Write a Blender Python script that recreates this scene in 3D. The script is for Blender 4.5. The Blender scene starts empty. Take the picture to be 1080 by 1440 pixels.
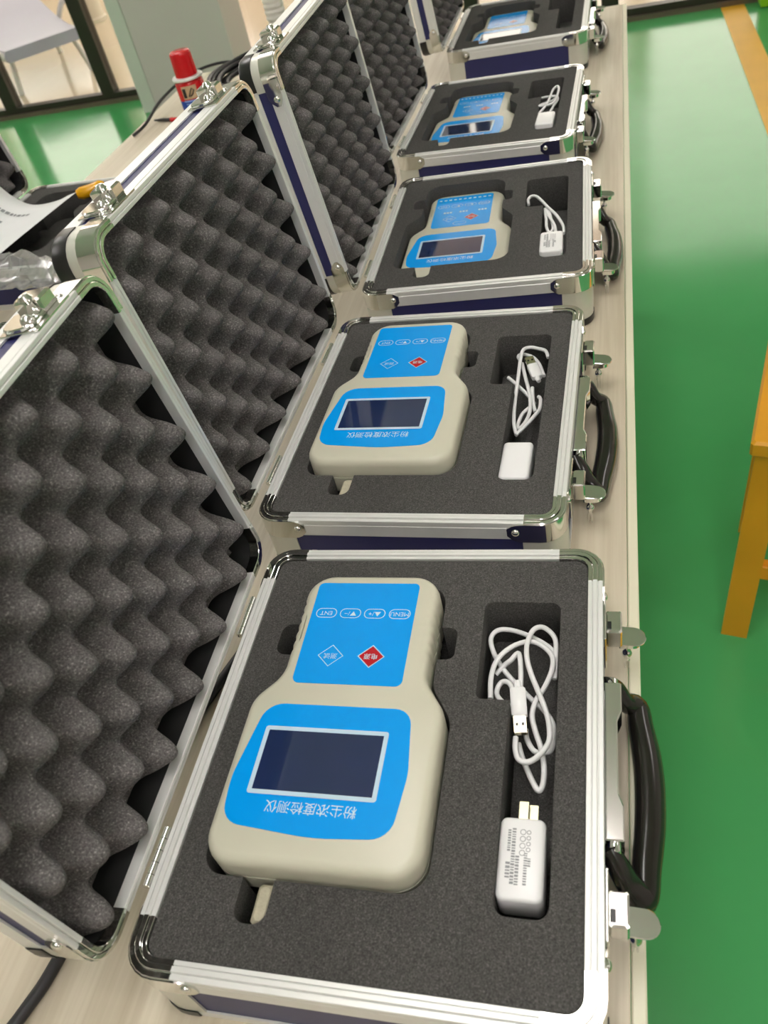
import bpy, math, random
from mathutils import Matrix, Vector
random.seed(7)
PI = math.pi
SC = bpy.context.scene
COL = SC.collection

# ------------------------------------------------------------------ camera
CAM_H = 1.2942
cd = bpy.data.cameras.new('camera'); cam = bpy.data.objects.new('camera', cd); COL.objects.link(cam)
cd.sensor_fit = 'VERTICAL'; cd.sensor_height = 36.0; cd.lens = 1165.74 / 1440 * 36.0
cd.clip_start = 0.02; cd.clip_end = 100
R = ((0.96133761, 0.00210768, 0.27536442), (0.19509489, 0.70050089, -0.68646667), (-0.19433987, 0.71364842, 0.67300665))
cam.matrix_world = Matrix(((*R[0], 0), (*R[1], 0), (*R[2], CAM_H), (0, 0, 0, 1)))
cd.dof.use_dof = True; cd.dof.focus_distance = 0.72; cd.dof.aperture_fstop = 12
SC.camera = cam
# ------------------------------------------------------------------ world, exposure
w = bpy.data.worlds.new('world'); SC.world = w; w.use_nodes = True
bg = w.node_tree.nodes['Background']; bg.inputs[0].default_value = (1.0, 0.90, 0.79, 1); bg.inputs[1].default_value = 2.4
SC.view_settings.view_transform = 'Standard'; SC.view_settings.look = 'None'
SC.view_settings.gamma = 1; SC.view_settings.use_curve_mapping = False
SC.view_settings.exposure = 0.55
LAMP = 8.1            # strength of the added lamps hung out of view

# ------------------------------------------------------------------ materials
def lin(r, g, b):
    f = lambda c: (c / 255 / 12.92) if c <= 10 else ((c / 255 + 0.055) / 1.055) ** 2.4
    return (f(r), f(g), f(b), 1)
class NT:
    def __init__(s, name):
        s.m = bpy.data.materials.new(name); s.m.use_nodes = True
        s.n = s.m.node_tree.nodes; s.l = s.m.node_tree.links; s.b = s.n['Principled BSDF']
    def add(s, t, **k):
        n = s.n.new(t)
        for a, v in k.items():
            if a in n.inputs: n.inputs[a].default_value = v
            else: setattr(n, a, v)
        return n
    def link(s, a, b): s.l.new(a, b)
def mat(name, col, rough=0.5, metal=0.0, spec=0.5, coat=0.0, var=0.0, vscale=60, bump=0.0, bscale=400, stretch=None, rvar=0.0):
    t = NT(name); b = t.b
    b.inputs['Base Color'].default_value = col; b.inputs['Roughness'].default_value = rough
    b.inputs['Metallic'].default_value = metal; b.inputs['Specular IOR Level'].default_value = spec
    b.inputs['Coat Weight'].default_value = coat
    tc = t.add('ShaderNodeTexCoord'); mp = t.add('ShaderNodeMapping'); t.link(tc.outputs['Object'], mp.inputs[0])
    if stretch: mp.inputs['Scale'].default_value = stretch
    if var:
        nz = t.add('ShaderNodeTexNoise', Scale=vscale, Detail=4.0); t.link(mp.outputs[0], nz.inputs['Vector'])
        mx = t.add('ShaderNodeMix', data_type='RGBA')
        mx.inputs[6].default_value = tuple(c * (1 - var) for c in col[:3]) + (1,)
        mx.inputs[7].default_value = tuple(min(1, c * (1 + var)) for c in col[:3]) + (1,)
        t.link(nz.outputs[0], mx.inputs[0]); t.link(mx.outputs[2], b.inputs['Base Color'])
    if rvar:
        nr = t.add('ShaderNodeTexNoise', Scale=vscale * 2, Detail=3.0); t.link(mp.outputs[0], nr.inputs['Vector'])
        mr = t.add('ShaderNodeMapRange'); mr.inputs[3].default_value = max(0.02, rough - rvar); mr.inputs[4].default_value = rough + rvar
        t.link(nr.outputs[0], mr.inputs[0]); t.link(mr.outputs[0], b.inputs['Roughness'])
    if bump:
        nb = t.add('ShaderNodeTexNoise', Scale=bscale, Detail=3.0); t.link(mp.outputs[0], nb.inputs['Vector'])
        bp = t.add('ShaderNodeBump', Strength=bump, Distance=0.001); t.link(nb.outputs[0], bp.inputs['Height']); t.link(bp.outputs[0], b.inputs['Normal'])
    return t.m
def foam_mat(name, col, speck, grain=900):
    t = NT(name); b = t.b; b.inputs['Roughness'].default_value = 0.92; b.inputs['Specular IOR Level'].default_value = 0.25
    tc = t.add('ShaderNodeTexCoord')
    n1 = t.add('ShaderNodeTexNoise', Scale=float(grain), Detail=2.0); t.link(tc.outputs['Object'], n1.inputs['Vector'])
    cr = t.add('ShaderNodeValToRGB'); e = cr.color_ramp.elements
    e[0].position = 0.3; e[0].color = tuple(c * 0.6 for c in col[:3]) + (1,)
    e[1].position = 0.62; e[1].color = tuple(c * 1.35 for c in col[:3]) + (1,)
    x = cr.color_ramp.elements.new(0.74); x.color = tuple(c * speck for c in col[:3]) + (1,)
    t.link(n1.outputs[0], cr.inputs[0])
    n2 = t.add('ShaderNodeTexNoise', Scale=9.0, Detail=2.0); t.link(tc.outputs['Object'], n2.inputs['Vector'])
    mr = t.add('ShaderNodeMapRange'); mr.inputs[3].default_value = 0.75; mr.inputs[4].default_value = 1.25; t.link(n2.outputs[0], mr.inputs[0])
    mx = t.add('ShaderNodeMix', data_type='RGBA', blend_type='MULTIPLY'); mx.inputs[0].default_value = 1
    t.link(cr.outputs[0], mx.inputs[6]); t.link(mr.outputs[0], mx.inputs[7]); t.link(mx.outputs[2], b.inputs['Base Color'])
    bp = t.add('ShaderNodeBump', Strength=0.5, Distance=0.0006); t.link(n1.outputs[0], bp.inputs['Height']); t.link(bp.outputs[0], b.inputs['Normal'])
    return t.m
def wood_mat(name, c1, c2, rough, scale=(14, 0.7, 14)):
    t = NT(name); b = t.b; b.inputs['Roughness'].default_value = rough; b.inputs['Specular IOR Level'].default_value = 0.4
    tc = t.add('ShaderNodeTexCoord'); mp = t.add('ShaderNodeMapping'); mp.inputs['Scale'].default_value = scale
    t.link(tc.outputs['Object'], mp.inputs[0])
    n1 = t.add('ShaderNodeTexNoise', Scale=3.0, Detail=6.0, Distortion=0.6); t.link(mp.outputs[0], n1.inputs['Vector'])
    m2 = t.add('ShaderNodeMapping'); m2.inputs['Scale'].default_value = (scale[0] * 9, scale[1] * 4, scale[2] * 9); t.link(tc.outputs['Object'], m2.inputs[0])
    n2 = t.add('ShaderNodeTexNoise', Scale=2.0, Detail=4.0); t.link(m2.outputs[0], n2.inputs['Vector'])
    ad = t.add('ShaderNodeMath', operation='MULTIPLY_ADD'); ad.inputs[1].default_value = 0.45
    t.link(n2.outputs[0], ad.inputs[0]); t.link(n1.outputs[0], ad.inputs[2])
    cr = t.add('ShaderNodeValToRGB'); e = cr.color_ramp.elements
    e[0].position = 0.5; e[0].color = c1; e[1].position = 0.95; e[1].color = c2
    t.link(ad.outputs[0], cr.inputs[0]); t.link(cr.outputs[0], b.inputs['Base Color'])
    return t.m
def floor_mat():
    t = NT('epoxy_green'); b = t.b; b.inputs['Specular IOR Level'].default_value = 0.42
    tc = t.add('ShaderNodeTexCoord')
    n1 = t.add('ShaderNodeTexNoise', Scale=1.6, Detail=5.0); t.link(tc.outputs['Object'], n1.inputs['Vector'])
    cr = t.add('ShaderNodeValToRGB'); e = cr.color_ramp.elements
    e[0].position = 0.3; e[0].color = lin(70, 164, 94); e[1].position = 0.75; e[1].color = lin(82, 174, 104)
    t.link(n1.outputs[0], cr.inputs[0]); t.link(cr.outputs[0], b.inputs['Base Color'])
    n2 = t.add('ShaderNodeTexNoise', Scale=5.0, Detail=3.0); t.link(tc.outputs['Object'], n2.inputs['Vector'])
    mr = t.add('ShaderNodeMapRange'); mr.inputs[3].default_value = 0.1; mr.inputs[4].default_value = 0.2
    t.link(n2.outputs[0], mr.inputs[0]); t.link(mr.outputs[0], b.inputs['Roughness'])
    n3 = t.add('ShaderNodeTexNoise', Scale=2.2, Detail=2.0); t.link(tc.outputs['Object'], n3.inputs['Vector'])
    bp = t.add('ShaderNodeBump', Strength=0.12, Distance=0.01); t.link(n3.outputs[0], bp.inputs['Height']); t.link(bp.outputs[0], b.inputs['Normal'])
    return t.m
def emit(name, col, s):
    t = NT(name); t.b.inputs['Base Color'].default_value = (0.8, 0.8, 0.8, 1)
    t.b.inputs['Emission Color'].default_value = col; t.b.inputs['Emission Strength'].default_value = s
    return t.m
def glass_mat(name, tint=(1, 1, 1, 1), rough=0.0, refl=0.08, milk=0.0):
    t = NT(name); t.n.remove(t.b); out = t.n['Material Output']
    tr = t.add('ShaderNodeBsdfTransparent'); tr.inputs[0].default_value = tint
    gl = t.add('ShaderNodeBsdfGlossy'); gl.inputs['Roughness'].default_value = rough
    fr = t.add('ShaderNodeLayerWeight', Blend=0.25)
    mu = t.add('ShaderNodeMath', operation='MULTIPLY_ADD'); mu.inputs[1].default_value = 0.5; mu.inputs[2].default_value = refl
    t.link(fr.outputs['Fresnel'], mu.inputs[0])
    mx = t.add('ShaderNodeMixShader'); t.link(mu.outputs[0], mx.inputs[0]); t.link(tr.outputs[0], mx.inputs[1]); t.link(gl.outputs[0], mx.inputs[2])
    last = mx
    if milk:
        df = t.add('ShaderNodeBsdfDiffuse'); df.inputs[0].default_value = (0.8, 0.8, 0.8, 1)
        m2 = t.add('ShaderNodeMixShader'); m2.inputs[0].default_value = milk
        t.link(mx.outputs[0], m2.inputs[1]); t.link(df.outputs[0], m2.inputs[2]); last = m2
    t.link(last.outputs[0], out.inputs[0])
    return t.m
M = dict(
    floor=floor_mat(),
    stripe=mat('stripe_yellow', lin(228, 174, 44), 0.5, spec=0.3, var=0.12, vscale=6),
    wall=mat('wall_paint', lin(238, 222, 224), 0.7, var=0.03, vscale=3),  # pinkish tint put in to offset the floor's green bounce
    ceil=mat('ceiling_tile', lin(244, 226, 234), 0.8, var=0.03, vscale=3),  # pinker than white, to cancel green bounce light seen in the chrome
    pillar=mat('pillar_paint', lin(206, 196, 192), 0.4, var=0.05, vscale=2),
    strip=mat('pillar_guard', lin(206, 208, 198), 0.3, var=0.05, vscale=2),
    darkframe=mat('frame_dark', lin(58, 54, 46), 0.35, 0.3, var=0.1, vscale=8),
    sill=mat('frame_sill', lin(120, 108, 92), 0.35, 0.4, var=0.1, vscale=8),
    glass=glass_mat('pane_glass', (0.97, 0.98, 0.97, 1)),
    hallfloor=mat('hall_floor_beige', lin(216, 202, 178), 0.18, var=0.1, vscale=1.4, stretch=(3, 0.6, 1)),
    hallwall=mat('hall_wall', lin(232, 226, 212), 0.6, var=0.03, vscale=2),
    panel=mat('unseen_panel_grey', lin(176, 180, 166), 0.45, var=0.06, vscale=2),
    lamp=emit('lamp_diffuser', (1, 0.985, 0.94, 1), LAMP),
    bench=wood_mat('bench_ash', lin(194, 182, 158), lin(222, 213, 193), 0.42),
    band=mat('edge_band', lin(226, 222, 196), 0.35, var=0.04, vscale=20),
    steel=mat('bench_leg_grey', lin(150, 152, 150), 0.4, 0.6, var=0.05),
    alu=mat('aluminium', lin(230, 231, 228), 0.38, 0.35, var=0.03, vscale=120),
    chrome=mat('chrome', lin(226, 226, 222), 0.09, 1.0, var=0.03, vscale=60),
    post=mat('aluminium_post', lin(214, 214, 204), 0.4, 0.5, var=0.03, vscale=100),
    navy=mat('navy_leatherette', lin(38, 40, 92), 0.42, var=0.12, vscale=120, bump=0.15, bscale=900),
    blackp=mat('black_plastic', lin(30, 30, 30), 0.3, var=0.1, vscale=80),
    grip=mat('handle_black', lin(30, 28, 24), 0.17, var=0.1, vscale=80),
    foam=foam_mat('eva_foam', lin(72, 71, 69), 2.2, 1100),
    egg=foam_mat('egg_crate_foam', lin(96, 93, 92), 2.8, 750),
    cream=mat('cream_abs', lin(204, 202, 182), 0.34, var=0.02, vscale=40, bump=0.04, bscale=1500),
    blue=mat('label_blue', lin(0, 158, 244), 0.2, spec=0.32, var=0.02, vscale=20),
    print=mat('print_white', lin(206, 232, 246), 0.3),
    framew=mat('screen_frame_white', lin(196, 222, 240), 0.25),
    red=mat('print_red', lin(186, 22, 36), 0.2),
    screen=mat('lcd_glass', lin(32, 46, 84), 0.05, var=0.15, vscale=25, coat=0.6),
    slot=mat('probe_buff', lin(186, 180, 156), 0.7, var=0.2, vscale=300, bump=0.5, bscale=600),
    liner=mat('liner_black', lin(32, 32, 32), 0.9, var=0.1, vscale=200),
    white=mat('white_plastic', lin(240, 240, 240), 0.3, var=0.01),
    cable=mat('cable_white', lin(238, 238, 238), 0.42, var=0.02),
    ink=mat('ink_grey', lin(150, 152, 154), 0.6),
    brass=mat('prong_brass', lin(214, 208, 170), 0.25, 0.9, var=0.05),
    plugin=mat('plug_metal', lin(200, 190, 165), 0.2, 1.0, var=0.05),
    black=mat('cable_black', lin(34, 33, 36), 0.45, var=0.1, vscale=60),
    yellow=mat('stool_yellow', lin(240, 168, 36), 0.42, var=0.14, vscale=12, bump=0.1, bscale=60),
    canred=mat('can_red', lin(206, 22, 28), 0.25, var=0.05, vscale=30),
    canblue=mat('can_blue', lin(34, 66, 170), 0.25, var=0.05, vscale=30),
    canbuff=mat('can_print_buff', lin(206, 176, 140), 0.3, var=0.3, vscale=120),
    lblue=mat('can_print_lightblue', lin(130, 160, 230), 0.3),
    paper=mat('paper_white', lin(236, 238, 238), 0.7, var=0.02, vscale=20),
    bag=glass_mat('bag_film', (0.93, 0.94, 0.94, 1), 0.12, 0.14, milk=0.12),
    amber=mat('amber_plastic', lin(244, 178, 20), 0.2, var=0.08, vscale=60),
    lime=mat('lime_plastic', lin(140, 200, 30), 0.35, var=0.05, vscale=10),
    lav=mat('lavender_vinyl', lin(176, 180, 206), 0.45, var=0.05, vscale=6),
    bottle=mat('bottle_white', lin(240, 238, 228), 0.3, var=0.02),
)

# ------------------------------------------------------------------ mesh helpers
class G:
    def __init__(s): s.v = []; s.f = []
    def add(s, v, f, T=None):
        o = len(s.v)
        s.v += [tuple(T @ Vector(p)) if T else tuple(p) for p in v]
        s.f += [tuple(i + o for i in q) for q in f]
        return s
    def loft(s, rings, cap=True, closed=False, T=None):
        n = len(rings[0]); v = [p for r in rings for p in r]; f = []
        m = len(rings)
        for i in range(m if closed else m - 1):
            a = i * n; b = ((i + 1) % m) * n
            for k in range(n):
                k2 = (k + 1) % n
                f.append((a + k, a + k2, b + k2, b + k))
        if cap and not closed:
            f.append(tuple(range(n - 1, -1, -1))); f.append(tuple(range((m - 1) * n, m * n)))
        return s.add(v, f, T)
    def box(s, c, d, bv=0.0, T=None):
        x, y, z = d[0] / 2, d[1] / 2, d[2] / 2
        b = min(bv, x * .9, y * .9, z * .9)
        if b <= 0:
            r = lambda h: [(c[0] - x, c[1] - y, c[2] + h), (c[0] + x, c[1] - y, c[2] + h), (c[0] + x, c[1] + y, c[2] + h), (c[0] - x, c[1] + y, c[2] + h)]
            return s.loft([r(-z), r(z)], T=T)
        def r(i, h):
            X, Y, e = x - i, y - i, b
            return [(c[0] + p, c[1] + q, c[2] + h) for p, q in ((-X + e, -Y), (X - e, -Y), (X, -Y + e), (X, Y - e), (X - e, Y), (-X + e, Y), (-X, Y - e), (-X, -Y + e))]
        return s.loft([r(b * .99, -z), r(0, -z + b), r(0, z - b), r(b * .99, z)], T=T)
    def tube(s, pts, r, n=8, closed=False, T=None, flat=1.0, cap=True):
        pts = [Vector(p) for p in pts]; m = len(pts); rings = []; up = None
        for i, p in enumerate(pts):
            a = pts[(i - 1) % m] if (closed or i > 0) else p
            b = pts[(i + 1) % m] if (closed or i < m - 1) else p
            t = (b - a).normalized()
            if up is None:
                up = Vector((0, 0, 1)) if abs(t.z) < 0.9 else Vector((1, 0, 0))
            u = (up - t * up.dot(t)).normalized(); up = u; w_ = t.cross(u)
            rr = r[i] if isinstance(r, (list, tuple)) else r
            rings.append([tuple(p + u * math.cos(2 * PI * k / n) * rr * flat + w_ * math.sin(2 * PI * k / n) * rr) for k in range(n)])
        return s.loft(rings, cap=cap, closed=closed, T=T)
    def lathe(s, prof, n=16, T=None):
        return s.loft([[(r * math.cos(2 * PI * k / n), r * math.sin(2 * PI * k / n), z) for k in range(n)] for r, z in prof], T=T)
    def prism(s, pts, z0, z1, bv=0.0, T=None):
        if bv <= 0: return s.loft([[(x, y, z0) for x, y in pts], [(x, y, z1) for x, y in pts]], T=T)
        i = inset(pts, bv)
        return s.loft([[(x, y, z0) for x, y in i], [(x, y, z0 + bv) for x, y in pts], [(x, y, z1 - bv) for x, y in pts], [(x, y, z1) for x, y in i]], T=T)
    def ring(s, pts, wd, z, T=None):
        i = inset(pts, wd); n = len(pts)
        return s.add([(x, y, z) for x, y in pts] + [(x, y, z) for x, y in i], [(k, (k + 1) % n, n + (k + 1) % n, n + k) for k in range(n)], T)
    def flat(s, pts, z, T=None):
        return s.add([(x, y, z) for x, y in pts], [tuple(range(len(pts)))], T)
    def build(s, name, m, parent=None, angle=40):
        me = bpy.data.meshes.new(name); me.from_pydata(s.v, [], s.f); me.validate(); me.update()
        me.materials.append(m); me.shade_smooth() if angle else None
        if angle: me.set_sharp_from_angle(angle=math.radians(angle))
        o = bpy.data.objects.new(name, me); COL.objects.link(o)
        if parent: o.parent = parent
        return o
def inset(pts, d):
    n = len(pts); out = []
    for i in range(n):
        a, b, c = pts[i - 1], pts[i], pts[(i + 1) % n]
        e1 = Vector((b[0] - a[0], b[1] - a[1])); e2 = Vector((c[0] - b[0], c[1] - b[1]))
        if e1.length < 1e-9: e1 = e2
        if e2.length < 1e-9: e2 = e1
        e1.normalize(); e2.normalize()
        n1 = Vector((-e1.y, e1.x)); n2 = Vector((-e2.y, e2.x)); h = (n1 + n2)
        k = h.length_squared
        h = h * (2 / k) if k > 0.3 else n1
        out.append((b[0] + h.x * d, b[1] + h.y * d))
    return out
def rpoly(P, seg=6):
    """polygon with rounded corners; P = (x, y, r), counter-clockwise"""
    n = len(P); out = []
    for i in range(n):
        a, b, c = P[i - 1], P[i], P[(i + 1) % n]
        B = Vector(b[:2]); u = Vector(a[:2]) - B; v = Vector(c[:2]) - B
        lu, lv = u.length, v.length; u.normalize(); v.normalize()
        ang = u.angle(v); r = b[2]
        if r <= 0 or ang > PI - 0.02: out.append(tuple(B)); continue
        t = min(r / math.tan(ang / 2), lu * .49, lv * .49); r = t * math.tan(ang / 2)
        cen = B + (u + v).normalized() * (r / math.sin(ang / 2))
        p0 = B + u * t - cen; p1 = B + v * t - cen
        a0 = math.atan2(p0.y, p0.x); a1 = math.atan2(p1.y, p1.x); d = (a1 - a0 + PI) % (2 * PI) - PI
        for k in range(seg + 1):
            q = a0 + d * k / seg; out.append((cen.x + r * math.cos(q), cen.y + r * math.sin(q)))
    return out
def rrect(cx, cy, w_, h, r, seg=5):
    x, y = w_ / 2, h / 2
    return rpoly([(cx - x, cy - y, r), (cx + x, cy - y, r), (cx + x, cy + y, r), (cx - x, cy + y, r)], seg)
def spline(pts, k=6, closed=False):
    P = [Vector(p) for p in pts]; n = len(P); out = []
    for i in range(n if closed else n - 1):
        g = (lambda j: P[j % n]) if closed else (lambda j: P[max(0, min(n - 1, j))])
        p0, p1, p2, p3 = g(i - 1), g(i), g(i + 1), g(i + 2)
        for s in range(k):
            t = s / k
            out.append(0.5 * ((2 * p1) + (p2 - p0) * t + (2 * p0 - 5 * p1 + 4 * p2 - p3) * t * t + (3 * p1 - p0 - 3 * p2 + p3) * t ** 3))
    if not closed: out.append(P[-1])
    return out
def empty(name, loc=(0, 0, 0), rz=0, parent=None):
    o = bpy.data.objects.new(name, None); COL.objects.link(o); o.location = loc; o.rotation_euler = (0, 0, rz)
    o.empty_display_size = 0.05
    if parent: o.parent = parent
    return o
def tag(o, label, cat, group=None):
    o['label'] = label; o['category'] = cat
    if group: o['group'] = group
    return o
def struct(o): o['kind'] = 'structure'; return o
def copy_tree(o, parent=None, skip=()):
    c = o.copy(); COL.objects.link(c)
    if parent: c.parent = parent
    for ch in list(o.children):
        if ch.name.split('.')[0] not in skip: copy_tree(ch, c, skip)
    return c
def text_mesh(body, size):
    c = bpy.data.curves.new('text', 'FONT'); c.body = body; c.size = size; c.align_x = 'CENTER'; c.align_y = 'CENTER'; c.resolution_u = 2
    o = bpy.data.objects.new('text', c); COL.objects.link(o)
    dg = bpy.context.evaluated_depsgraph_get(); dg.update()
    me = bpy.data.meshes.new_from_object(o.evaluated_get(dg))
    v = [tuple(p.co) for p in me.vertices]; f = [tuple(p.vertices) for p in me.polygons]
    bpy.data.objects.remove(o); bpy.data.curves.remove(c); bpy.data.meshes.remove(me)
    return v, f
def curve_slab(name, outer, holes, z0, z1, m, parent):
    c = bpy.data.curves.new('slab', 'CURVE'); c.dimensions = '2D'; c.fill_mode = 'BOTH'
    c.extrude = (z1 - z0) / 2 - 0.0006; c.bevel_depth = 0.0006; c.bevel_resolution = 1; c.offset = -0.0006
    for loop in [outer] + holes:
        s = c.splines.new('POLY'); s.points.add(len(loop) - 1); s.use_cyclic_u = True
        for p, q in zip(s.points, loop): p.co = (q[0], q[1], 0, 1)
    o = bpy.data.objects.new('slab', c); COL.objects.link(o)
    dg = bpy.context.evaluated_depsgraph_get(); dg.update()
    me = bpy.data.meshes.new_from_object(o.evaluated_get(dg))
    bpy.data.objects.remove(o); bpy.data.curves.remove(c)
    me.materials.clear(); me.materials.append(m); me.name = name
    for v in me.vertices: v.co.z += (z0 + z1) / 2
    me.shade_smooth(); me.set_sharp_from_angle(angle=math.radians(35))
    r = bpy.data.objects.new(name, me); COL.objects.link(r); r.parent = parent
    return r
def face_disc(cx, cy, r, n=16): return [(cx + r * math.cos(2 * PI * k / n), cy + r * math.sin(2 * PI * k / n)) for k in range(n)]

# ------------------------------------------------------------------ the setting
def slab(name, x0, x1, y0, y1, z0, z1, m, parent=None):
    return G().box(((x0 + x1) / 2, (y0 + y1) / 2, (z0 + z1) / 2), (x1 - x0, y1 - y0, z1 - z0)).build(name, m, parent, 0)
fl = struct(slab('floor', -6.5, 4.2, -3.2, 4.96, -0.1, 0, M['floor']))
g = G(); g.add([(0.473, 4.86, .0012), (0.473 + .035, 3.0, .0012), (0.60, -3, .0012), (0.71, -3, .0012), (0.618, 3.0, .0012), (0.58, 4.86, .0012)], [(0, 1, 2, 3, 4, 5)])
g.build('painted_line', M['stripe'], fl, 0)
struct(slab('ceiling', -6.5, 4.2, -3.2, 4.96, 3.0, 3.1, M['ceil']))
struct(slab('wall_left', -6.6, -6.5, -3.2, 4.96, 0, 3.0, M['wall']))
struct(slab('wall_right', 4.2, 4.3, -3.2, 4.96, 0, 3.0, M['wall']))
struct(slab('wall_back', -6.6, 4.3, -3.3, -3.2, 0, 3.0, M['wall']))
HY, HZ = 9.6, 5.2     # the hall is a tall daylit atrium
struct(slab('floor_hall', -9.5, 6.0, 4.96, HY, -0.1, 0, M['hallfloor']))
struct(slab('ceiling_hall', -9.5, 6.0, 4.96, HY, HZ, HZ + .1, M['ceil']))
struct(slab('wall_hall_left', -9.6, -9.5, 4.96, HY, 0, HZ, M['hallwall']))
struct(slab('wall_hall_right', 6.0, 6.1, 4.96, HY, 0, HZ, M['hallwall']))
struct(slab('wall_hall_near', -9.6, 6.1, 4.96, 5.06, 3.0, HZ, M['hallwall']))
for nm, xa, xb in (('wall_hall_near_left', -9.5, -6.5), ('wall_hall_near_right', 4.2, 6.0)): struct(slab(nm, xa, xb, 4.96, 5.06, 0, 3.0, M['hallwall']))
wf = struct(slab('wall_hall_far', -9.6, 6.1, HY, HY + .15, 0, 0.9, M['hallwall']))
slab('lintel', -9.6, 6.1, HY, HY + .15, 4.9, HZ, M['hallwall'], wf)
for i in range(9):
    xa = -9.6 + i * 1.93
    slab('pier', xa, xa + 0.24, HY, HY + .15, 0.9, 4.9, M['hallwall'], wf)
# glazed partition
PY = 4.90
gp = struct(empty('window_1', (0, 0, 0)))
slab('sill_rail', -6.5, 4.2, PY - .03, PY + .03, 0.0, 0.055, M['darkframe'], gp)
slab('sill_bead', -6.5, 4.2, PY - .05, PY - .03, 0.0, 0.022, M['sill'], gp)
slab('mid_rail', -6.5, 4.2, PY - .03, PY + .03, 1.36, 1.42, M['darkframe'], gp)  # out of view; height chosen for where the bright floor reflection ends
mul = [-6.4, -5.6, -4.62, -3.66, -2.965, -2.25, -0.75, -0.05, 1.3, 2.75, 4.1]
for x in mul: slab('mullion', x - .042, x + .042, PY - .035, PY + .035, 0.055, 3.0, M['darkframe'], gp)
for a, b in zip(mul[:-1], mul[1:]):
    slab('glass_pane', a + .042, b - .042, PY - .004, PY + .004, 0.055, 1.36, M['glass'], gp)
    slab('unseen_panel' if a > -.1 else 'glass_pane', a + .042, b - .042, PY - .012, PY + .012, 1.42, 3.0, M['panel'] if a > -.1 else M['glass'], gp)  # opaque right-hand panels are unseen, added to dim the floor's reflection
# pillar with its pale corner guard
pl = struct(slab('wall_pillar', -2.53, -1.985, 4.586, 4.86, 0, 3.0, M['pillar']))
slab('corner_guard', -2.61, -2.53, 4.578, 4.86, 0, 3.0, M['strip'], pl)
# lamps added out of view, hung low so they light the ceiling too
def unseen_lamp(x, y, label, lx=.26, ly=1.3, z=2.72):
    e = tag(empty('unseen_lamp', (x, y, z)), label, 'added lamp', 'added linear lamps')
    G().box((0, 0, 0), (lx, ly, .05), .004).build('diffuser', M['lamp'], e, 0)
    G().box((0, 0, .040), (.05, ly + .03, .03), .003).build('spine', M['alu'], e, 0)
    for d in (-.5, .5): G().tube([(0, d * ly * .8, .055), (0, d * ly * .8, 3.0 - z)], .004, 6).build('rod', M['alu'], e, 40)
LAMPS = [(.25, -1.1, 'over the bench, nearest'), (-.2, .45, 'over the bench, second'), (-1.75, 2.6, 'left of the bench'),
         (-3.9, .6, 'farthest left, nearest'), (-3.9, 2.9, 'farthest left, second'), (2.9, -.6, 'at the right wall, nearest'), (2.9, 3.2, 'at the right wall, second')]
for x, y, t in LAMPS: unseen_lamp(x, y, 'unseen linear lamp added ' + t)

# ------------------------------------------------------------------ bench
TZ = 0.75
tb = tag(empty('workbench', (-0.52, 0.6, 0)), 'long pale wooden workbench carrying the row of cases', 'workbench')
def tbl(name, x0, x1, y0, y1, z0, z1, m, bv=.001):
    o = G().box(((x0 + x1) / 2 + .52, (y0 + y1) / 2 - .6, (z0 + z1) / 2), (x1 - x0, y1 - y0, z1 - z0), bv).build(name, m, tb, 30); return o
tbl('tabletop', -1.07, 0.0045, -0.9, 2.187, TZ - .03, TZ, M['bench'])
tbl('edge_band', 0.005, 0.0135, -0.9, 2.187, TZ - .03, TZ, M['band'])
for x in (-1.02, -0.05):
    for y in (-0.82, 2.1): tbl('leg', x - .025, x + .025, y - .025, y + .025, 0, TZ - .03, M['steel'])
for x in (-1.02, -0.05): tbl('apron_rail', x - .015, x + .015, -.8, 2.08, TZ - .09, TZ - .03, M['steel'])

# ------------------------------------------------------------------ the case
W, L, HB, LD, RC = 0.2692, 0.33, 0.068, 0.040, 0.020
mm = 0.001
def corner_path(q, w_, h, r, ext, seg=6, e_seg=1):
    sa, sb = ((1, 1), (-1, 1), (-1, -1), (1, -1))[q]
    c = Vector((sa * (w_ / 2 - r), sb * (h / 2 - r))); st = []
    b = q * PI / 2
    n0 = Vector((math.cos(b), math.sin(b))); t0 = Vector((-n0.y, n0.x))
    n1 = Vector((math.cos(b + PI / 2), math.sin(b + PI / 2))); t1 = Vector((-n1.y, n1.x))
    for k in range(e_seg): 
        e = ext * (1 - k / e_seg); st.append((c + n0 * r - t0 * e, n0, e / ext if ext else 0))
    for k in range(seg + 1):
        a = b + PI / 2 * k / seg; n = Vector((math.cos(a), math.sin(a))); st.append((c + n * r, n, 0))
    for k in range(1, e_seg + 1):
        e = ext * k / e_seg; st.append((c + n1 * r + t1 * e, n1, e / ext if ext else 0))
    return st
def sweep(g, st, prof, T, closed=False):
    rings = []
    for i, (p, n, e) in enumerate(st):
        pr = prof(e) if callable(prof) else prof
        rings.append([T(p.x - n.x * d, p.y - n.y * d, c) for d, c in pr])
    g.loft(rings, closed=closed); return g
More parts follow.
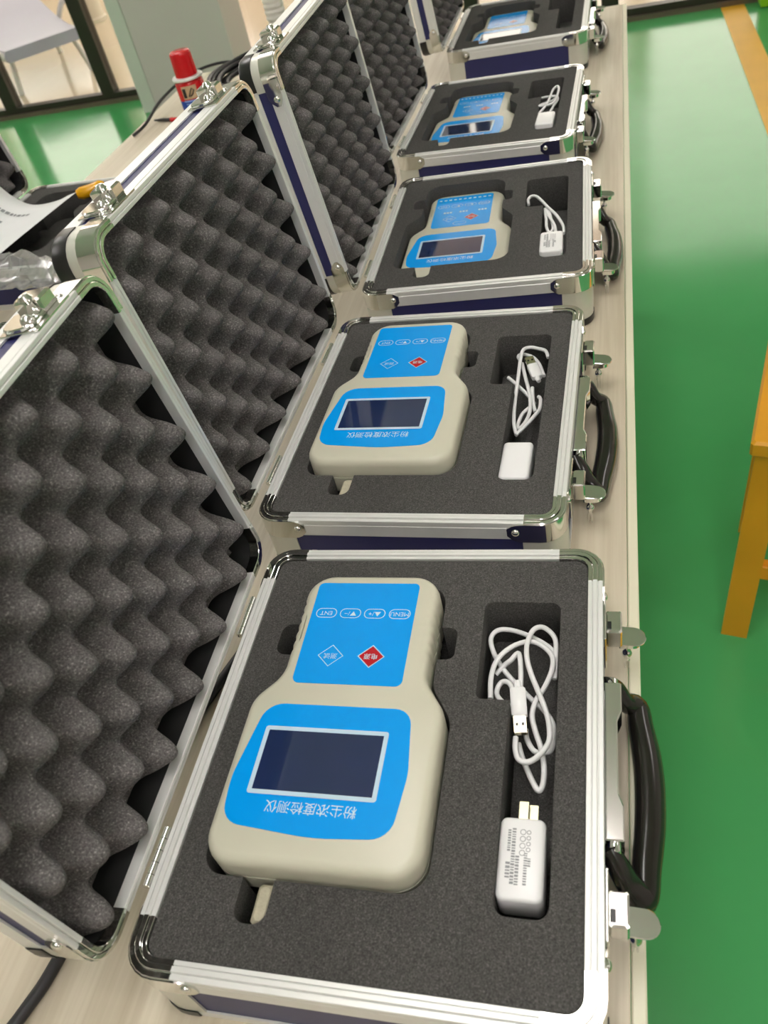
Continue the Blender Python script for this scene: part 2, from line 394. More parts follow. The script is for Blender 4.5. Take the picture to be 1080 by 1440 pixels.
def shell(par, w_, h, D, T, prof, fd, td, body, extra=8):
    """rails, chrome corners, brackets, posts, trims: everything round a w x h opening at c=0, depth D"""
    rev = lambda P: P[::-1]
    for q in range(4):
        b = q * PI / 2; n = Vector((math.cos(b), math.sin(b))); t = Vector((-n.y, n.x))
        half = (w_ if q % 2 == 0 else h) / 2; ln = (h if q % 2 == 0 else w_) / 2 - RC - .012
        st = [(n * half - t * ln, n, 0), (n * half + t * ln, n, 0)]
        g = G(); sweep(g, st, prof, T); g.build('rim_rail', M['alu'], par, 25)
        g = G(); sweep(g, corner_path(q, w_, h, RC, .012), [(d - .0003 if d < .005 else d, c + .0003) for d, c in prof], T); g.build('rim_corner', M['chrome'], par, 30)
        # bottom / back trim
        ln2 = ln + .012 - .006
        tp = [(-.0003, -D + td), (-.0003, -D - .0002), (.009, -D - .0002), (.009, -D + .001), (.0010, -D + .001), (.0010, -D + td)]
        st2 = [(n * half - t * ln2, n, 0), (n * half + t * ln2, n, 0)]
        g = G(); sweep(g, st2, tp, T); g.build('back_trim' if body == 'lid' else 'bottom_trim', M['alu'], par, 25)
        cp = [(-.0012, -D + td), (-.0014, -D + .002), (0, -D - .0006), (.010, -D - .0006), (.010, -D + .001), (.0002, -D + td)]
        g = G(); sweep(g, corner_path(q, w_, h, RC, .008), cp, T); g.build('corner_cap', M['blackp'], par, 30)
        # vertical post round the corner
        pp = [(-.0004, -fd + .004), (-.0004, -D + td - .0005), (.0009, -D + td - .0005), (.0009, -fd + .004)]
        g = G(); sweep(g, corner_path(q, w_, h, RC, .010 if body == 'lid' else .014), pp, T); g.build('corner_post', M['post'], par, 30)
        # chrome bracket with two rivets
        def bp(e):
            k = 0 if e < .6 else (e - .6) / .4
            lo = -fd - .002 + (.007 * k * k if k else 0); hi = -.0022 - .005 * k * k
            return [(-.0012, hi), (-.0012, lo), (.0002, lo), (.0002, hi)]
        g = G(); sweep(g, corner_path(q, w_, h, RC, .026, 6, 6), bp, T)
        br = g.build('corner_bracket', M['chrome'], par, 30)
        for st3 in (corner_path(q, w_, h, RC, .019)[0], corner_path(q, w_, h, RC, .019)[-1]):
            p, n3, _ = st3; g = G()
            z = Vector(T(n3.x, n3.y, 0)) - Vector(T(0, 0, 0)); P0 = Vector(T(p.x + n3.x * .001, p.y + n3.y * .001, -fd * .55))
            mt = Matrix.Translation(P0) @ z.to_track_quat('Z', 'Y').to_matrix().to_4x4()
            g.lathe([(.0034, 0), (.0034, .0006), (.0028, .0015), (.0016, .0021), (.0004, .0023)], 12, mt)
            g.build('rivet', M['chrome'], par if body == 'lid' else br, 50)
base_prof = [(.0004, -.020), (0, -.0195), (0, -.0075), (.0005, -.007), (.0005, -.0063), (0, -.0058), (0, -.0016), (.0004, -.0012), (.0029, -.0012), (.0032, -.0022), (.0037, -.0022),
             (.0040, -.0003), (.0043, 0), (.0067, 0), (.0070, -.0003), (.0072, -.0020), (.0077, -.0020), (.0079, -.0010), (.0102, -.0010), (.0105, -.0013), (.0105, -.009), (.0011, -.009), (.0011, -.020)]
lid_prof = [(.0004, -.016), (0, -.0155), (0, -.0060), (.0005, -.0055), (.0005, -.0048), (0, -.0043), (0, -.0009), (.0003, -.0006), (.0026, -.0006), (.0029, -.0016), (.0033, -.0016),
            (.0036, -.0003), (.0039, 0), (.0062, 0), (.0066, -.0004), (.0066, -.008), (.0011, -.008), (.0011, -.016)]
TB = lambda a, b, c: (a, b, HB + c)
TL = lambda a, b, c: (c, a, b + W / 2)
def loop_path(w_, h, r, seg=6):
    st = []
    for q in range(4): st += corner_path(q, w_, h, r, 0, seg, 0)
    return st
def shell_body(name, w_, h, D, T, m, par, ctop):
    g = G()
    sweep(g, loop_path(w_, h, RC), [(.0012, ctop), (.0012, -D + .001), (.0034, -D + .001), (.0034, ctop)], T, closed=True)
    o = [(p.x - n.x * .002, p.y - n.y * .002) for p, n, _ in loop_path(w_, h, RC)]
    g.loft([[T(x, y, -D + .0005) for x, y in o], [T(x, y, -D + .0025) for x, y in o]])
    return g.build(name, m, par, 30)
# cut-out of the meter, and of the charger with its cable (case coordinates, mm)
HOLE = [(-106, -104, 18), (-77, -104, 1), (-77, -130, 8), (-57, -130, 8), (-57, -104, 1), (36, -104, 18), (36, 11, 22), (20, 36, 22), (20, 60, 1), (32, 60, 12), (32, 88, 12), (20, 88, 1), (19.5, 129, 20),
        (-89, 129, 20), (-88.5, 88, 1), (-104, 88, 12), (-104, 60, 12), (-88.5, 60, 1), (-88, 36, 22), (-106, 13, 22)]
POCKET = [(74, -110, 8), (105, -110, 8), (105, 113, 7), (50, 113, 7), (51, 29, 4), (74, 29, 1)]
def make_case():
    e = empty('instrument_case')
    shell(e, W, L, HB, TB, base_prof, .020, .009, 'base')
    shell_body('base_shell', W, L, HB, TB, M['navy'], e, -.0095)
    s = lambda P: [(x * mm, y * mm) for x, y in rpoly(P, 7)]
    out = rrect(0, 0, W - .0214, L - .0214, .0095)
    curve_slab('foam_insert', out, [s(HOLE), s(POCKET)], .016, HB - .003, M['foam'], e)
    G().prism(rrect(0, 0, W - .009, L - .009, .012), .003, .0158).build('foam_floor', M['foam'], e, 30)
    # hinges
    for y in (94, -98):
        g = G()
        T = Matrix.Translation((-W / 2 - .003, y * mm, HB - .0022)) @ Matrix.Rotation(PI / 2, 4, 'X')
        for k in range(5): g.lathe([(.0022, -.019 + k * .0076), (.0025, -.0188 + k * .0076), (.0025, -.0118 + k * .0076), (.0022, -.0116 + k * .0076)], 10, T)
        h = g.build('hinge', M['chrome'], e, 40)
        G().box((-W / 2 + .0003 - .0008, y * mm, HB - .010), (.0012, .037, .013), .0003).build('hinge_leaf', M['chrome'], h, 30)
    # latches
    x0 = W / 2
    for y in (.106, -.095):
        g = G().box((x0 + .0011, y, .041), (.0018, .040, .036), .0006)
        la = g.build('latch', M['chrome'], e, 30)
        G().box((x0 + .0075, y, .0445), (.011, .020, .0185), .0012).build('latch_housing', M['chrome'], la, 30)
        G().box((x0 + .0042, y - .004, .0538), (.003, .007, .0012), .0003).build('latch_slot', M['blackp'], la, 30)
        g = G(); pts = rpoly([(x0 + .011, y - .0085, .001), (x0 + .030, y - .0085, .0085), (x0 + .030, y + .0085, .0085), (x0 + .011, y + .0085, .001)], 6)
        g.prism(pts, 0, .0016, .0004); 
        for i, (px, py, pz) in enumerate(g.v): g.v[i] = (px, py, pz + .036 - (px - x0 - .011) * .12)
        g.prism(rpoly([(x0 + .011, y - .006, .001), (x0 + .026, y - .006, .005), (x0 + .026, y + .006, .005), (x0 + .011, y + .006, .001)], 4), .028, .034, .001)
        g.build('latch_tab', M['chrome'], la, 30)
        g = G(); T = Matrix.Translation((x0 + .0165, y - .004, 0))
        g.lathe([(.0017, .029), (.0017, .0255), (.003, .024), (.0037, .0215), (.003, .019), (.0022, .018), (.0022, .0145), (.0008, .014)], 12, T)
        for d in (-.0014, .0014): g.tube([(x0 + .0165 + d, y - .004, .015), (x0 + .0165 + d * .9, y - .004, .003)], .0008, 6)
        g.build('latch_pin', M['chrome'], la, 40)
    # handle: chrome bracket and black grip folded down onto the bench
    y1, y0 = .056, -.055
    pts = rpoly([(x0 + .0005, y0, .0005), (x0 + .0115, y0, .001), (x0 + .0115, y0 + .022, .004), (x0 + .0085, y0 + .030, .004), (x0 + .0085, y1 - .030, .004), (x0 + .0115, y1 - .022, .004), (x0 + .0115, y1, .001), (x0 + .0005, y1, .0005)], 3)
    hd = G().prism(pts, .032, .0505, .0008).build('handle_bracket', M['chrome'], e, 30)
    path = [(x0 + .002, .057, .046), (x0 + .008, .061, .036), (x0 + .014, .0655, .024), (x0 + .0225, .0685, .0148), (x0 + .0245, .050, .0135), (x0 + .0275, .025, .0128), (x0 + .0285, 0, .0126)]
    rad = [.006, .0076, .0086, .0092, .0106, .0116, .0118]
    path = [(x, y * .88 if k > 1 else y, z) for k, (x, y, z) in enumerate(path)] + [(x, -y * (1.06 if k < 5 else 1), z) for k, (x, y, z) in enumerate(path[-2::-1])]; rad = rad + rad[-2::-1]
    sp = spline(path, 5); rr = []
    for i in range(len(sp)):
        a = i / 5; k = min(int(a), len(rad) - 2); rr.append(rad[k] + (rad[k + 1] - rad[k]) * (a - k))
    g = G(); g.tube(sp, rr, 14, flat=.8); g.build('handle_grip', M['grip'], hd, 60)
    for y in (y0 - .002, y1 + .002):
        g = G().lathe([(.0036, -.0035), (.0042, -.003), (.0042, .003), (.0036, .0035)], 10, Matrix.Translation((x0 + .0055, y, .0445)) @ Matrix.Rotation(PI / 2, 4, 'X'))
        g.build('handle_pivot', M['chrome'], hd, 40)
    # lid
    lid = shell_body('lid', L, W, LD, TL, M['navy'], e, -.0085)
    shell(lid, L, W, LD, TL, lid_prof, .016, .013, 'lid')
    g = G(); sweep(g, loop_path(L, W, RC), [(.0038, -.0085), (.0038, -.036), (.0060, -.036), (.0060, -.0085)], TL, closed=True); g.build('lid_liner', M['liner'], lid, 30)
    # egg-crate lining
    g = G(); a0, a1, b0, b1 = -L / 2 + .0072, L / 2 - .0072, .0075, W - .0075
    na, nb = 150, 124; v = []; top = []
    for j in range(nb + 1):
        for i in range(na + 1):
            a = a0 + (a1 - a0) * i / na; b = b0 + (b1 - b0) * j / nb
            u = math.cos(2 * PI * (a - .014) / .0525) * math.cos(2 * PI * (b - .020) / .0495)
            edge = min(a - a0, a1 - a, b - b0, b1 - b)
            k = min(1, max(0, edge / .010)); k = k * k * (3 - 2 * k)
            hgt = -.0120 + (.0170 * u ** .9 if u > 0 else -.0170 * (-u) ** .85)
            v.append((hgt * k + (1 - k) * -.029, a, b))
    f = [(j * (na + 1) + i, j * (na + 1) + i + 1, (j + 1) * (na + 1) + i + 1, (j + 1) * (na + 1) + i) for j in range(nb) for i in range(na)]
    g.add(v, f)
    g.box((-.0334, 0, W / 2), (.0077, a1 - a0, b1 - b0))
    g.build('egg_crate_lining', M['egg'], lid, 60)
    # catches on the lid's outer edge
    for y in (.107, -.106):
        g = G().box((-.0165, y, W + .0008), (.030, .040, .0016), .0004)
        g.box((-.017, y + .008, W + .006), (.020, .016, .011), .0015)
        g.build('catch_plate', M['chrome'], lid, 30)
        g = G()
        g.prism(rpoly([(-.030, y - .020, .009), (-.006, y - .020, .009), (-.006, y + .001, .002), (-.030, y + .001, .002)], 4), W + .0016, W + .0045, .0008)
        g.lathe([(.003, 0), (.0045, .002), (.003, .005), (.0025, .008), (.0048, .011), (.003, .0135), (.0005, .014)], 12, Matrix.Translation((-.012, y - .003, W + .003)))
        g.lathe([(.0045, 0), (.004, .003), (.002, .005), (.0004, .0054)], 12, Matrix.Translation((-.011, y - .013, W + .0035)))
        g.build('catch_turn_knob', M['chrome'], lid, 40)
    lid.location = (-W / 2 - .006, 0, HB)
    return e
CASES = [(-0.14549, 0.27883, 0.01813, 97.2), (-0.17564, 0.63997, -0.01824, 96.2), (-0.16985, 1.02532, 0.02725, 95.6), (-0.1989, 1.4333, -0.02268, 95.5), (-0.19516, 1.94027, -0.00446, 95.5),
         (-0.912, 1.182, -0.02, 97), (-0.918, 0.695, 0.0, 97)]
CL = ['navy aluminium-edged instrument case nearest the camera, open, its meter lying proud',
      'second open navy case from the front, meter with dark reflecting screen',
      'middle open navy case of the row, meter sunk deep in its foam',
      'fourth open navy case from the front, meter screen glaring pale',
      'farthest open navy case of the row, its charger pocket empty',
      'open case in the left row holding the curled printed sheet',
      'case at the left picture edge under the plastic bag, barely in view']
proto = make_case(); ROOT = []
for i, (x, y, a, ang) in enumerate(CASES):
    o = proto if i == 0 else copy_tree(proto)
    o.location = (x, y, TZ); o.rotation_euler = (0, 0, a)
    tag(o, CL[i], 'case', 'aluminium instrument cases')
    for c in o.children:
        if c.name.startswith('lid'): c.rotation_euler = (0, -math.radians(ang - 90), 0)
    ROOT.append(Matrix.Translation((x, y, TZ)) @ Matrix.Rotation(a, 4, 'Z'))
# foam risers that hold the first two meters proud
def riser(i):
    c = [o for o in SC.objects if o.parent is None and o.get('label') == CL[i]][0]
    g = G().prism(rrect(-.035, -.035, .120, .090, .01), .0162, .0405).build('foam_riser', M['foam'], c, 30)
    g = G().box((-.0622, -.117, .0445), (.0102, .0235, .034), .002).build('probe_wedge', M['slot'], c, 30)
for i in (0, 1): riser(i)

# ------------------------------------------------------------------ meters
MX, MY, MT = -.035, .0125, .040     # centre in the case, thickness
def make_meter():
    e = empty('dust_meter')
    P = [(-104, -102, 20), (34, -102, 20), (34, 10, 24), (18, 34, 24), (17.5, 127, 21), (-87.5, 127, 21), (-86.5, 34, 24), (-104, 12, 24)]
    o = rpoly([(x, y, r) for x, y, r in P], 8)
    # finer steps along the neck for the grip ripples
    fine = []
    for i, p in enumerate(o):
        q = o[(i + 1) % len(o)]; fine.append(p)
        if abs(p[1] - q[1]) > 30 and min(p[1], q[1]) > 30:
            for k in range(1, 40): fine.append((p[0] + (q[0] - p[0]) * k / 40, p[1] + (q[1] - p[1]) * k / 40))
    o = [((x + (1 if x > -35 else -1) * (-.45 + .45 * math.cos(2 * PI * (y - 52) / 8.5)) * min(1, max(0, (y - 52) / 4)) * min(1, max(0, (104 - y) / 4)), y) if 50 < y < 106 else (x, y)) for x, y in fine]
    o = [((x + 35) * mm, (y - 12.5) * mm) for x, y in o]
    g = G(); R_ = []
    for ins, z in ((.004, 0), (.001, .002), (0, .006), (0, .0195), (.0008, .0198), (.0008, .0206), (0, .0209), (0, MT - .0075), (.0006, MT - .0045), (.0018, MT - .0022), (.0036, MT - .0007), (.006, MT)):
        R_.append([(x, y, z) for x, y in (inset(o, ins) if ins else o)])
    g.loft(R_); g.build('housing', M['cream'], e, 50)
    s = lambda pts: [((x + 35) * mm, (y - 12.5) * mm) for x, y in pts]
    kp = G().prism(s(rpoly([(-77, 25.5, 5), (2.5, 25.5, 5), (2, 117, 4), (-77.5, 117, 4)], 5)), MT - .0005, MT + .0004).build('keypad_label', M['blue'], e, 30)
    dl = G().prism(s(rpoly([(-95.5, -78, 14), (-35, -83.5, 160), (13, -80, 15), (17.5, -38, 50), (12.5, 8, 12), (-89, 8, 15), (-98.5, -48, 60)], 6)), MT - .0005, MT + .0004).build('display_label', M['blue'], e, 30)
    z = MT + .0006
    g = G(); g.ring(s(rrect(-42, -34, 85.5, 48.5, 2)), .0030, z + .0003); g.build('screen_frame', M['framew'], dl, 0)
    G().prism(s(rrect(-42, -34, 79.6, 42.6, .5)), MT + .0001, MT + .0007).build('screen_glass', M['screen'], dl, 30)
    rot = lambda x, y, zz=z: Matrix.Translation(((x + 35) * mm, (y - 12.5) * mm, zz)) @ Matrix.Rotation(PI, 4, 'Z')
    g = G(); v, f = text_mesh('粉尘浓度检测仪', .0086); g.add(v, f, rot(-40, -65)); g.build('title_lettering', M['print'], dl, 0)
    for cx, t, sz in ((-9, 'MENU', .0052), (-28, '▲/+', .0052), (-46.7, '▼/−', .0052), (-65.5, 'ENT', .0052)):
        g = G(); g.ring(s(rrect(cx, 87.5, 16.2, 9, 4.2, 5)), .00055, z); v, f = text_mesh(t, sz); g.add(v, f, rot(cx, 87.5)); g.build('key_print', M['print'], kp, 0)
    dia = lambda cx, cy, a, b: [(cx - a, cy), (cx, cy - b), (cx + a, cy), (cx, cy + b)]
    g = G(); g.ring(s(dia(-53.4, 49, 9.6, 9.4)), .0005, z); v, f = text_mesh('测试', .0052); g.add(v, f, rot(-53.4, 49)); g.build('key_print', M['print'], kp, 0)
    rd = G().flat(s(dia(-23.4, 49.3, 9.0, 8.8)), z).build('power_key_print', M['red'], kp, 0)
    g = G(); g.ring(s(dia(-23.4, 49.3, 10, 9.8)), .0006, z); v, f = text_mesh('电源', .0052); g.add(v, f, rot(-23.4, 49.3, z + .0003)); g.build('key_print', M['print'], kp, 0)
    return e
ML = ['cream handheld meter with blue labels, nearest, standing proud of its foam', 'cream meter with blue labels in the second case, dark screen reflecting a window',
      'cream meter sunk deep in the middle case, three rows of key prints', 'cream meter sunk in the fourth case, screen washed pale by glare', 'cream meter in the farthest case, only its upper half showing clearly']
def extra_print(kp):
    g = G(); z = MT + .0006; s = lambda pts: [((x + 35) * mm, (y - 12.5) * mm) for x, y in pts]
    for k in range(11): g.flat(s(rrect(-72 + k * 6.9, 108, 4, 3.4, .4, 1)), z)
    for cx in (-62, -40, -14):
        for k in range(3): g.flat(s(rrect(cx + k * 4.2, 68, 3.0, 4.2, .3, 1)), z)
    g.ring(s(rrect(-38, 34, 18, 8, 3.8, 4)), .0005, z)
    return g
mp_ = make_meter(); xp = None
for i in range(5):
    o = mp_ if i == 0 else copy_tree(mp_)
    zt = HB + (.012 if i < 2 else (-.0170, -.0170, -.0185)[i - 2])
    o.matrix_world = ROOT[i] @ Matrix.Translation((MX, MY, zt - MT)); tag(o, ML[i], 'meter', 'dust concentration meters')
    if i in (2, 3):
        kp = [c for c in o.children if c.name.startswith('keypad')][0]
        if xp is None: xp = extra_print(kp).build('key_print', M['print'], kp, 0)
        else: c = xp.copy(); COL.objects.link(c); c.parent = kp
    if i >= 2:   # sensor tab standing in the slot
        G().prism(rpoly([(-.0165 - .0155, -.1205, .001), (-.0165 - .001, -.1205, .001), (-.0165 - .003, -.1385, .004), (-.0165 - .0125, -.1385, .004)], 4), MT - .012, MT - .001, .001).build('sensor_tab', M['cream'], o, 30)

# ------------------------------------------------------------------ chargers and cables
def make_charger():
    e = empty('usb_charger'); w_, l_, h_ = .0272, .0495, .024
    pts = rrect(0, 0, w_, l_, .0045, 5); g = G()
    g.loft([[(x, y, z) for x, y in (inset(pts, i) if i else pts)] for i, z in ((.0022, 0), (.0006, .0008), (0, .0024), (0, h_ - .0024), (.0006, h_ - .0008), (.0022, h_))])
    g.build('charger_body', M['white'], e, 50)
    g = G(); random.seed(5); z = h_ + .0001
    for x, ya, yb, sz in ((-.0075, .0165, .004, .0009), (-.0075, -.003, -.0125, .0013), (-.0048, .0175, -.016, .0011), (-.0022, .001, -.016, .0011), (.0026, .003, -.0155, .0010), (.0046, .0, -.0045, .0009)):
        y = ya
        while y > yb:
            hgt = sz * random.uniform(.6, 1.3); g.add([(x - sz, y - hgt, z), (x + sz, y - hgt, z), (x + sz, y, z), (x - sz, y, z)], [(0, 1, 2, 3)]); y -= hgt + sz * .6
    for k in range(4): g.ring(face_disc(.0004, .0155 - k * .0042, .0018, 12), .0004, z)
    for k in range(4): g.ring(face_disc(.0038, .0155 - k * .0035, .0014, 8), .0004, z)
    g.build('printed_text', M['ink'], e, 0)
    for x in (-.0015, .0042):
        G().box((x + .0005, l_ / 2 + .007, h_ * .62 if x < 0 else h_ * .45), (.0064 if x < 0 else .0062, .015, .0016), .0004).build('plug_prong', M['brass'], e, 30)
    return e
ch = make_charger()
CHL = ['white usb charger with grey print and bare prongs in the nearest case', 'plain white usb charger in the second case, below a coiled cable',
       'white usb charger standing high in the middle case', 'white usb charger in the fourth case, cable looped above it']
CHP = [(.0875, -.0745, HB - .0080, 0.0), (.0870, -.078, HB - .0080, -.01), (.0875, -.0800, HB + .0015, .0), (.0885, -.0780, HB + .0015, -.02)]
for i, (x, y, z, a) in enumerate(CHP):
    o = ch if i == 0 else copy_tree(ch, skip=('printed_text', 'plug_prong') if i in (1, 3) else ())
    o.matrix_world = ROOT[i] @ Matrix.Translation((x, y, z - .024)) @ Matrix.Rotation(a, 4, 'Z'); tag(o, CHL[i], 'charger', 'white usb chargers')
def cable(paths, plug, label, i, r=.0019):
    e = empty('usb_cable'); g = G()
    for p in paths: g.tube(spline([(x * mm, y * mm, HB + z * mm) for x, y, z in p], 6), r, 8)
    g.build('cable_cord', M['cable'], e, 60)
    if plug:
        (x, y, z, ang, tilt) = plug
        T = Matrix.Translation((x * mm, y * mm, HB + z * mm)) @ Matrix.Rotation(ang, 4, 'Z') @ Matrix.Rotation(tilt, 4, 'X')
        g = G().box((0, 0, 0), (.0105, .021, .0072), .0012, T)
        g.loft([[(T @ Vector((k * math.cos(q), -y_, k * math.sin(q)))) for q in [2 * PI * j / 8 for j in range(8)]] for k, y_ in ((.0028, .0105), (.0022, .016))]); g.build('plug_grip', M['white'], e, 40)
        G().box((0, .0165, 0), (.0090, .0125, .0042), .0004, T).build('plug_shell', M['plugin'], e, 30)
        g = G()
        for d in (-.002, .002): g.box((d, .0165, .00215), (.0018, .0022, .0002), 0, T)
        g.build('plug_window', M['blackp'], e, 0)
    e.matrix_world = ROOT[i]; tag(e, label, 'cable', 'white usb cables'); return e
def zz(P, *z):
    n = len(P); out = []
    for k, (x, y) in enumerate(P):
        t = k / (n - 1) * (len(z) - 1); j = min(int(t), len(z) - 2); out.append((x, y, z[j] + (z[j + 1] - z[j]) * (t - j)))
    return out
A1 = [(58.2, 40.1), (57.1, 57.9), (60.5, 72.9), (70, 84), (82.2, 89), (91.6, 85.4), (99, 76.9), (99.5, 65.8), (95.1, 51.3), (89.7, 40.6), (87.4, 29.1), (89.9, 18.2), (94.3, 5.7), (96.7, -7.6), (96.3, -18.6), (93.8, -22.7), (89.9, -17.1), (85.7, -8.4), (81.4, 1.7), (79, 10)]
A2 = [(101, 83.2), (93.4, 90.6), (80.6, 98), (67.6, 102.3), (58.1, 101.4), (53.5, 94.5), (55.2, 85.4), (60.2, 75.4), (67.2, 65.7), (77, 55.2), (85.5, 46.1), (93.7, 38.5), (99.8, 29.8), (101.5, 22.3), (101, 8.3), (96.2, 4.8), (89.6, 5.4), (84.5, 13.6), (83.1, 21.1)]
A3 = [(101.1, 61.1), (101.5, 78.2), (101.1, 90.9), (97.3, 97.2), (90.9, 100.3), (84.9, 96.2), (81.4, 83.8), (82.2, 70), (85.9, 56.8), (90.5, 45.2), (95.9, 31.8), (99.3, 19.9), (99.8, 7.1), (94.6, -2.6), (87.6, -8.2), (81, -6.7), (78.2, 1.4), (77.9, 9.9)]
A4 = [(74, 39.1), (67, 41.7), (61.6, 47.3), (61.6, 53.2), (64.8, 57), (70, 54.8), (74.3, 46)]
A5 = [(78.7, 44.6), (78.2, 60), (75.5, 78), (69.8, 73.6), (64.7, 71.2), (59, 66)]
cable([zz(A1, -20, -18, -20, -26, -26), zz(A2, -24, -22, -28, -27, -26), zz(A3, -24, -15, -13, -16, -18), zz(A4, -28, -26, -20), zz(A5, -16, -19, -28)], (78.7, 33.5, -13, PI + .12, -.12), 'tangled white usb cable with bare metal plug in the nearest case', 0)
B1 = [(80.8, -25.9), (77, -9.4), (75, 19.6), (74.4, 55.7), (73.6, 91.9), (75, 107), (81.8, 110), (90.1, 109), (98, 106), (101.5, 95.6)]
B2 = [(72.2, 95.8), (69.6, 104), (72.7, 109), (78.3, 108), (86, 101.7), (93, 88.5), (99, 69)]
B3 = [(75, 89.7), (80.8, 64.5), (86.2, 42.1), (89.5, 24.2), (90.5, 6.9), (87.6, -6.4), (82.2, -14.5), (80.3, -6.2), (83, 8.9), (88.5, 17.3), (93, 24)]
B4 = [(62.7, 68.4), (71.6, 57.6), (81.7, 44.2), (87.9, 34.9), (93, 26)]
B5 = [(89.6, 45.6), (92.1, 24.1), (95.4, 10.1)]
B6 = [(80.5, -27.5), (88.4, -14.7), (95.4, -1.7), (99.6, 10), (99.2, 27.2), (96.5, 34.4)]
def bcable(i, label, dx=0, dy=0, dz=0, plug=True):
    S = lambda P: [(x + dx, y + dy, z + dz) for x, y, z in P]
    cable([S(zz(B1, -22, -18, -16, -20)), S(zz(B2, -22, -24, -24)), S(zz(B3, -22, -20, -26, -24)), S(zz(B4, -24, -26)), S(zz(B5, -21, -24)), S(zz(B6, -22, -20, -24))], (90 + dx, 69 + dy, -18 + dz, .35, .1) if plug else None, label, i)
bcable(1, 'white usb cable looped tall above the charger in the second case')
C1 = [(54, 50), (53, 62), (57, 66), (63.6, 60), (71.6, 44), (80.6, 22), (90.6, 0), (97.7, -20), (101, -34), (101, -46)]
C2 = [(76, 28), (77, 12), (79, -8), (80, -28), (84, -40), (88, -30), (85, -8), (82, 14), (78, 34)]
C3 = [(92, -52), (90, -30), (84, -10), (80, 8), (78, 24)]
cable([zz(C1, -10, -4, -4, -8), zz(C2, -8, -5, -8, -6, -8), zz(C3, -6, -3, -8)], None, 'short white usb cable bundle leaning out of the middle case pocket', 2)
D1 = [(75.5, -40), (82, -20), (87.5, 8), (90.9, 48), (97.1, 58), (101, 40), (99, 0), (92.6, -14), (80, -14), (73.8, -12), (77.6, -2), (90, 8), (98, 26)]
D2 = [(72.6, 28), (80, 26), (90, 22), (99, 22), (101, 8), (96, -18), (92, -46)]
cable([zz(D1, -5, -2, 2, -2, -4, -6), zz(D2, -5, -2, -4, -5)], None, 'white usb cable loop standing above the charger in the fourth case', 3)

# ------------------------------------------------------------------ things on the bench behind the lids
def wz(x, y, z): return (x, y, z + TZ + HB)          # z measured from the case rims
# spray can
sc = tag(empty('spray_can', (-0.872, 1.75, TZ)), 'small red and blue spray can with a red cap behind the second lid', 'spray can')
r = .030
G().lathe([(r - .002, 0), (r, .003), (r, .067)], 28).build('can_lower', M['canblue'], sc, 40)
G().lathe([(r, .067), (r, .098), (r - .002, .101), (r - .001, .1035), (r - .004, .106)], 28).build('can_upper', M['canred'], sc, 40)
G().lathe([(r - .002, .1045), (r + .0022, .105), (r + .0026, .108), (r + .001, .110), (r - .005, .1105)], 28).build('rim_ring', M['alu'], sc, 40)
G().lathe([(.0215, .110), (.0235, .1105), (.0225, .150), (.0215, .1545), (.019, .1565)], 24).build('spray_cap', M['canred'], sc, 40)
def wrap(g, a0, a1, z0, z1, rr, n=8):
    v = []
    for k in range(n + 1):
        a = a0 + (a1 - a0) * k / n; v += [(rr * math.cos(a), rr * math.sin(a), z0), (rr * math.cos(a), rr * math.sin(a), z1)]
    g.add(v, [(2 * k, 2 * k + 2, 2 * k + 3, 2 * k + 1) for k in range(n)])
ca = math.atan2(-1.75, .87)
g = G(); wrap(g, ca - .75, ca + .35, 0.071, .096, r + .0003); g.build('picture_panel', M['canbuff'], sc, 0)
g = G()
g.tube([(math.cos(a) * (r + .0006), math.sin(a) * (r + .0006), z) for a, z in ((ca - .3, .076), (ca - .15, .084), (ca, .091), (ca + .12, .087), (ca, .080), (ca - .2, .076))], .0015, 5)
wrap(g, ca - .7, ca - .45, .074, .092, r + .0006); g.build('picture_figure', M['blackp'], sc, 0)
g = G()
wrap(g, ca - .8, ca + .5, .0655, .069, r + .0003)
for k in range(4): wrap(g, ca - .7, ca + .35, .060 - k * .007, .063 - k * .007, r + .0003)
g.build('printed_bars', M['lblue'], sc, 0)
g = G(); g.tube([(math.cos(ca + .75) * (r + .002), math.sin(ca + .75) * (r + .002), z) for z in (.02, .105)], .0014, 6); g.build('spray_straw', M['canred'], sc, 40)
# cable coil
random.seed(11)
g = G(); C0 = (-.728, 1.925)
for k in range(13):
    rr = .168 - (k % 5) * .011; zc = TZ + .006 + (k // 5) * .0125 + (k % 2) * .005
    ph = random.uniform(0, 6); ti = random.uniform(-.010, .010)
    pts = [(C0[0] + (rr + .004 * math.sin(3 * a + ph)) * math.cos(a), C0[1] + (rr + .004 * math.sin(2 * a + ph)) * math.sin(a), max(TZ + .0055, zc + .022 + ti * math.sin(a + ph))) for a in [2 * PI * j / 40 for j in range(40)]]
    if k < 5: pts = [(x, y, TZ + .0056) for x, y, z in pts]
    g.tube(pts, .0052, 8, closed=True)
co = g.build('cable_coil', M['black'], None, 60); tag(co, 'thick coil of black cable lying behind the spray can', 'cable coil')
g = G(); g.tube(spline([(-1.052, 1.76, TZ + .004), (-1.035, 1.80, TZ + .012), (-1.03, 1.90, TZ + .030), (-1.0, 2.02, TZ + .042), (-.94, 2.09, TZ + .040), (-.86, 2.115, TZ + .020), (-.83, 2.12, TZ + .0045)], 6), .0035, 8)
tag(g.build('loose_wire', M['black'], None, 60), 'single thin black wire arching at the left edge of the bench', 'wire')
# tool
g = G(); g.tube([(0, 0, .004), (.03, 0, .005), (.05, 0, .005)], [.002, .004, .004], 8)
tl = empty('screwdriver', (-1.035, 1.845, TZ)); tl.rotation_euler = (0, 0, -.3)
g.build('grip', M['blackp'], tl, 50); G().tube([(.052, 0, .005), (.085, 0, .005)], [.005, .0048], 8).build('collar', M['canred'], tl, 50)
tag(tl, 'small dark and red screwdriver lying near the left bench edge', 'screwdriver')
